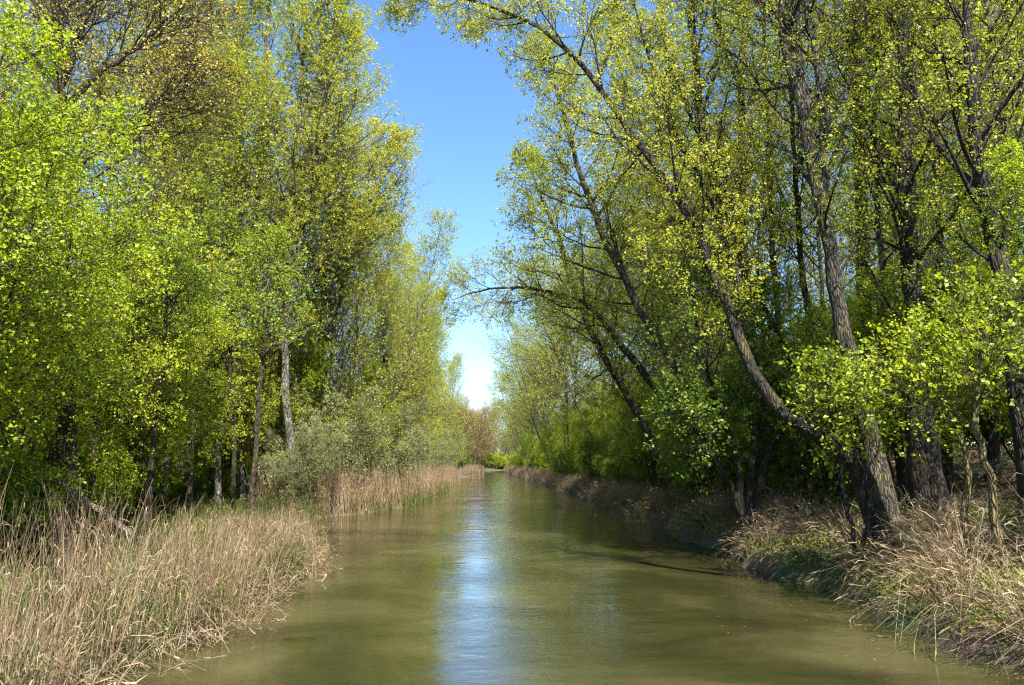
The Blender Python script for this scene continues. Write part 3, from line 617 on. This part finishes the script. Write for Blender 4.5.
# near foliage masses
place('maple_tree', BRI[0], on_left(15, 6.6), 1.0, 1.08, label='bright green leafy tree at the left edge, nearest of the left bank', cat='tree')
place('maple_tree', BRI[1], on_right(14.0, 5.2), 2.0, 0.8, label='bright green tree reaching in from the right edge with low branches', cat='tree')
place('willow_bush', WIL[0], on_left(46, 1.6), 0.4, 0.85, label='grey green willow bush with bare stems at the water inlet on the left', cat='bush')
place('elm_tree', MID[1], on_right(23, 4.5), 0.5, 0.8, label='green leafy tree between the crooked poplar and the forked poplar', cat='tree')
place('elm_tree', MID[0], on_right(18, 7.5), 2.5, 0.9, label='green leafy tree in front of the wide footed dark trunk', cat='tree')
place('hazel_bush', SHR[2], on_right(29, 3.5), 0.5, 1.8, label='dark green bush at the foot of the right poplars', cat='bush')
place('hazel_bush', SHR[0], on_right(36, 3.0), 1.5, 1.8, label='mid green bush beyond the dark one on the right bank', cat='bush')

# ------------------------------------------------------------------ left bank woods
ORD = 'first second third fourth fifth sixth seventh eighth ninth tenth eleventh twelfth thirteenth fourteenth fifteenth sixteenth'.split()
def row(name, kinds, side, ylo, yhi, step, slo, shi, sclo, schi, label, group, tilt=0.0, cat='tree', grow_step=0.0, each=None):
    y = ylo; n_ = 0
    while y < yhi:
        s = R.uniform(slo, shi); yy = y + R.uniform(-0.3, 0.3) * step
        x, yy = on_left(yy, s) if side < 0 else on_right(yy, s)
        k = R.uniform(sclo, schi)
        place(name, R.choice(kinds), (x, yy), R.uniform(0, 6.28) if tilt == 0 else R.uniform(-0.5, 0.5), k, tilt=(R.uniform(-0.03, 0.03), tilt * R.uniform(0.4, 1.4)),
              label=(label if each is None or n_ > 11 else each % ORD[n_]), cat=cat, group=group)
        n_ += 1; y += step * (1 + grow_step * (y - ylo))

# front understory, left
row('maple_tree', BRI, -1, 17, 62, 6.0, 5.8, 8.0, 0.95, 1.25, 'bright green leafy tree on the left bank behind the reeds', 'bright green trees along the left bank', each='bright green leafy tree behind the left reeds, %s of its row counted from the camera')
row('elm_tree', MID, -1, 19, 70, 7, 10.5, 16, 1.0, 1.4, 'mid green tree deeper in the left woods', 'green trees deeper in the left woods')
row('elm_tree', MID, -1, 26, 110, 8, 18, 30, 1.2, 1.8, 'tall green tree at the back of the left woods', 'green trees at the back of the left woods')
row('maple_tree', BRI, -1, 60, 200, 9, 4.5, 6.5, 0.75, 1.0, 'small bright green tree in the far left row', 'bright green trees in the far left row', grow_step=0.01, each='small bright green tree in the far left row, %s going upstream')
row('willow_bush', WIL, -1, 50, 170, 8, 3.6, 5.0, 1.15, 1.6, 'grey green willow bush behind the left reeds', 'willow bushes behind the left reeds', cat='bush', grow_step=0.01, each='grey green willow bush behind the left reeds, %s going upstream')
row('poplar_tree', POP, -1, 34, 64, 5.0, 3.5, 7, 0.95, 1.15, 'tall pale stemmed poplar rising above the left woods', 'poplars rising above the left woods', each='tall poplar close behind the left bank trees, %s counted going upstream')
row('poplar_tree', POP, -1, 28, 80, 11, 12, 20, 0.95, 1.15, 'tall poplar at the back of the left woods', 'poplars at the back of the left woods')
row('poplar_tree', POP, -1, 66, 190, 8, 4, 6.5, 0.9, 1.05, 'slender poplar in the far left row', 'poplars in the far left row', grow_step=0.01, each='slender poplar in the far left row, %s going upstream')
row('budding_tree', BUD, -1, 70, 190, 13, 4, 7, 0.65, 0.9, 'brown budding tree in the far left row', 'brown budding trees in the far left row', grow_step=0.01)
# right
row('poplar_tree', POPR, 1, 34, 80, 7, 4.5, 8, 0.8, 0.95, 'poplar leaning over the river on the right bank', 'poplars leaning over the right bank', tilt=-0.15, each='poplar leaning over the river from the right bank, %s going upstream')
row('poplar_tree', POPR, 1, 84, 260, 9, 2.5, 6, 0.98, 1.18, 'poplar in the far right row', 'poplars in the far right row', tilt=-0.12, grow_step=0.006)
row('poplar_tree', POP, 1, 20, 90, 8, 9, 20, 0.9, 1.1, 'tall poplar standing in the woods behind the right bank', 'poplars in the right woods')
row('elm_tree', MID, 1, 22, 70, 6.5, 5.5, 9, 0.7, 1.0, 'mid green tree under the poplars on the right bank', 'green trees under the right poplars', each='mid green tree under the right bank poplars, %s going upstream')
row('elm_tree', MID, 1, 18, 90, 8.5, 12, 22, 1.0, 1.4, 'green tree deep in the right woods', 'green trees deep in the right woods')
row('maple_tree', BRI, 1, 72, 260, 11, 3, 6, 0.7, 1.0, 'bright green tree in the far right row', 'bright green trees in the far right row', grow_step=0.01)
row('budding_tree', BUD, -1, 230, 420, 14, 2, 10, 1.0, 1.3, 'brown budding tree closing the far end of the river', 'brown trees at the far bend')
row('poplar_tree', POPR, 1, 270, 420, 16, 2, 10, 0.9, 1.1, 'poplar at the far bend of the river', 'poplars at the far bend')
row('elm_tree', MID, 1, 12, 120, 8, 24, 36, 1.3, 1.9, 'tall green tree at the back of the right woods', 'green trees at the back of the right woods')
row('elm_tree', MID, -1, 10, 60, 8, 30, 44, 1.3, 1.9, 'tall green tree at the back of the left woods', 'green trees at the back of the left woods')
row('maple_tree', BRI, 1, 40, 80, 6.5, 3, 5.5, 0.6, 0.9, 'small bright green tree on the right bank beyond the dark bush', 'small bright trees on the right bank', each='small bright green tree on the right bank, %s beyond the dark bush')
row('hazel_bush', SHR, 1, 14, 110, 4.5, 20, 30, 1.5, 2.4, 'leafy bush deep in the shade of the right woods', 'bushes deep in the right woods', cat='bush')
row('hazel_bush', SHR, -1, 20, 110, 5, 20, 32, 1.5, 2.2, 'leafy bush deep in the shade of the left woods', 'bushes deep in the left woods', cat='bush')
row('elm_tree', MID, 1, 90, 330, 11, 7, 16, 1.1, 1.6, 'green tree behind the far right row', 'green trees behind the far right row')
row('elm_tree', MID, -1, 110, 330, 12, 8, 16, 1.1, 1.6, 'green tree behind the far left row', 'green trees behind the far left row')
row('hazel_bush', SHR, 1, 84, 320, 8, 3.5, 8, 1.0, 1.8, 'bright bush in the far right row', 'bushes in the far right row', cat='bush')
for k in range(12):
    place('budding_tree', BUD[k % 2], (-22 + 2.6 * k + R.uniform(-1, 1), 385 + R.uniform(-10, 25)), R.uniform(0, 6), (1.7, 1.7, R.uniform(1.5, 1.75) - 0.05 * abs(k - 5)), label='brown budding tree closing the far end of the river', group='brown trees at the far bend')
for k in range(7):
    place('elm_tree', MID[k % 3], (-14 + 6.5 * k, 425 + R.uniform(-6, 6)), R.uniform(0, 6), 1.5, label='green tree closing the far bend behind the brown trees', group='green trees at the far bend')
for px_, Y_, k_ in ((1004, 40, 2.4), (985, 52, 2.2), (1020, 46, 2.4), (1000, 64, 2.6)):
    q_ = P(px_, 450, Y_); place('hazel_bush', SHR[0], (q_[0], q_[1]), 1.0, k_, label='leafy bush deep in the shade of the right woods', cat='bush', group='bushes deep in the right woods')
for k in range(16):
    place('hazel_bush', SHR[k % 3], (-12 + 2.0 * k, 368 + 0.5 * k + R.uniform(-4, 4)), R.uniform(0, 6), (2.8, 2.8, R.uniform(1.8, 2.8)), label='dark bush at the waterline where the river bends away', cat='bush', group='bushes at the far bend')
for k in range(9):
    place('hazel_bush', SHR[(k * 2) % 3], on_right(40 + k * 9 + R.uniform(-2, 2), R.uniform(2.8, 4)), R.uniform(0, 6), R.uniform(1.0, 1.6), label='leafy bush along the right bank under the poplars, %s going upstream' % ORD[k], cat='bush', group='bushes under the right poplars')
for k in range(10):
    place('hazel_bush', SHR[(k * 2 + 1) % 3], on_left(17 + k * 3.4, R.uniform(7, 10)), R.uniform(0, 6), R.uniform(0.7, 1.1), label='low leafy bush in the shade of the left woods, %s counted from the camera' % ORD[k], cat='bush', group='bushes in the left woods')
for k in range(9):
    place('sapling', POLE[k % 2], on_right(31 + k * 4.5, R.uniform(1.6, 3.2)), R.uniform(0, 6), R.uniform(0.8, 1.15), label='slim dark stemmed sapling on the right bank edge, %s going upstream' % ORD[k], cat='sapling', group='saplings on the right bank edge')

# ------------------------------------------------------------------ light, sky, camera
w = bpy.data.worlds.new("World"); scene.world = w; w.use_nodes = True
nt = w.node_tree; nt.nodes.clear()
out = nt.nodes.new('ShaderNodeOutputWorld'); bg = nt.nodes.new('ShaderNodeBackground'); sky = nt.nodes.new('ShaderNodeTexSky')
sky.sky_type = 'NISHITA'; sky.sun_disc = False; sky.altitude = 1500; sky.air_density = 1.0; sky.dust_density = 0.2; sky.ozone_density = 2.5
SUN_EL, SUN_AZ = math.radians(52), math.radians(165)     # azimuth clockwise from +Y (up the river): behind the camera, to the right
sky.sun_elevation = SUN_EL; sky.sun_rotation = SUN_AZ
bg.inputs[1].default_value = 0.108
hs = nt.nodes.new('ShaderNodeHueSaturation'); hs.inputs['Saturation'].default_value = 1.2
gm = nt.nodes.new('ShaderNodeGamma'); gm.inputs[1].default_value = 0.9; nt.links.new(sky.outputs[0], gm.inputs[0]); hs.inputs['Value'].default_value = 1.0
nt.links.new(gm.outputs[0], hs.inputs['Color']); nt.links.new(hs.outputs[0], bg.inputs[0]); nt.links.new(bg.outputs[0], out.inputs[0])
sl = bpy.data.lights.new('sun', 'SUN'); sl.energy = 4.9; sl.angle = math.radians(0.53); sl.color = (1.0, 0.95, 0.86)
so = bpy.data.objects.new('sun', sl); COL.objects.link(so)
from mathutils import Vector
dv = Vector((math.sin(SUN_AZ) * math.cos(SUN_EL), math.cos(SUN_AZ) * math.cos(SUN_EL), math.sin(SUN_EL)))
so.rotation_euler = dv.to_track_quat('Z', 'Y').to_euler(); so.location = dv * 60

cd = bpy.data.cameras.new('camera'); cd.sensor_width = 36; cd.lens = 36 * F / 1024; cd.clip_end = 5000; cd.clip_start = 0.1
co = bpy.data.objects.new('camera', cd); COL.objects.link(co); co.location = CAM; co.rotation_euler = CAM_ROT
scene.camera = co
vs = scene.view_settings; vs.view_transform = 'Standard'; vs.look = 'None'; vs.gamma = 1; vs.exposure = 1.82; vs.use_curve_mapping = False
cy = scene.cycles
cy.max_bounces = 5; cy.diffuse_bounces = 3; cy.glossy_bounces = 2; cy.transmission_bounces = 4; cy.transparent_max_bounces = 4
cy.use_denoising = True; cy.sample_clamp_indirect = 4; cy.caustics_reflective = False; cy.caustics_refractive = False
cy.filter_width = 1.2; cy.use_adaptive_sampling = True; cy.adaptive_threshold = 0.03; cy.denoising_prefilter = 'NONE'
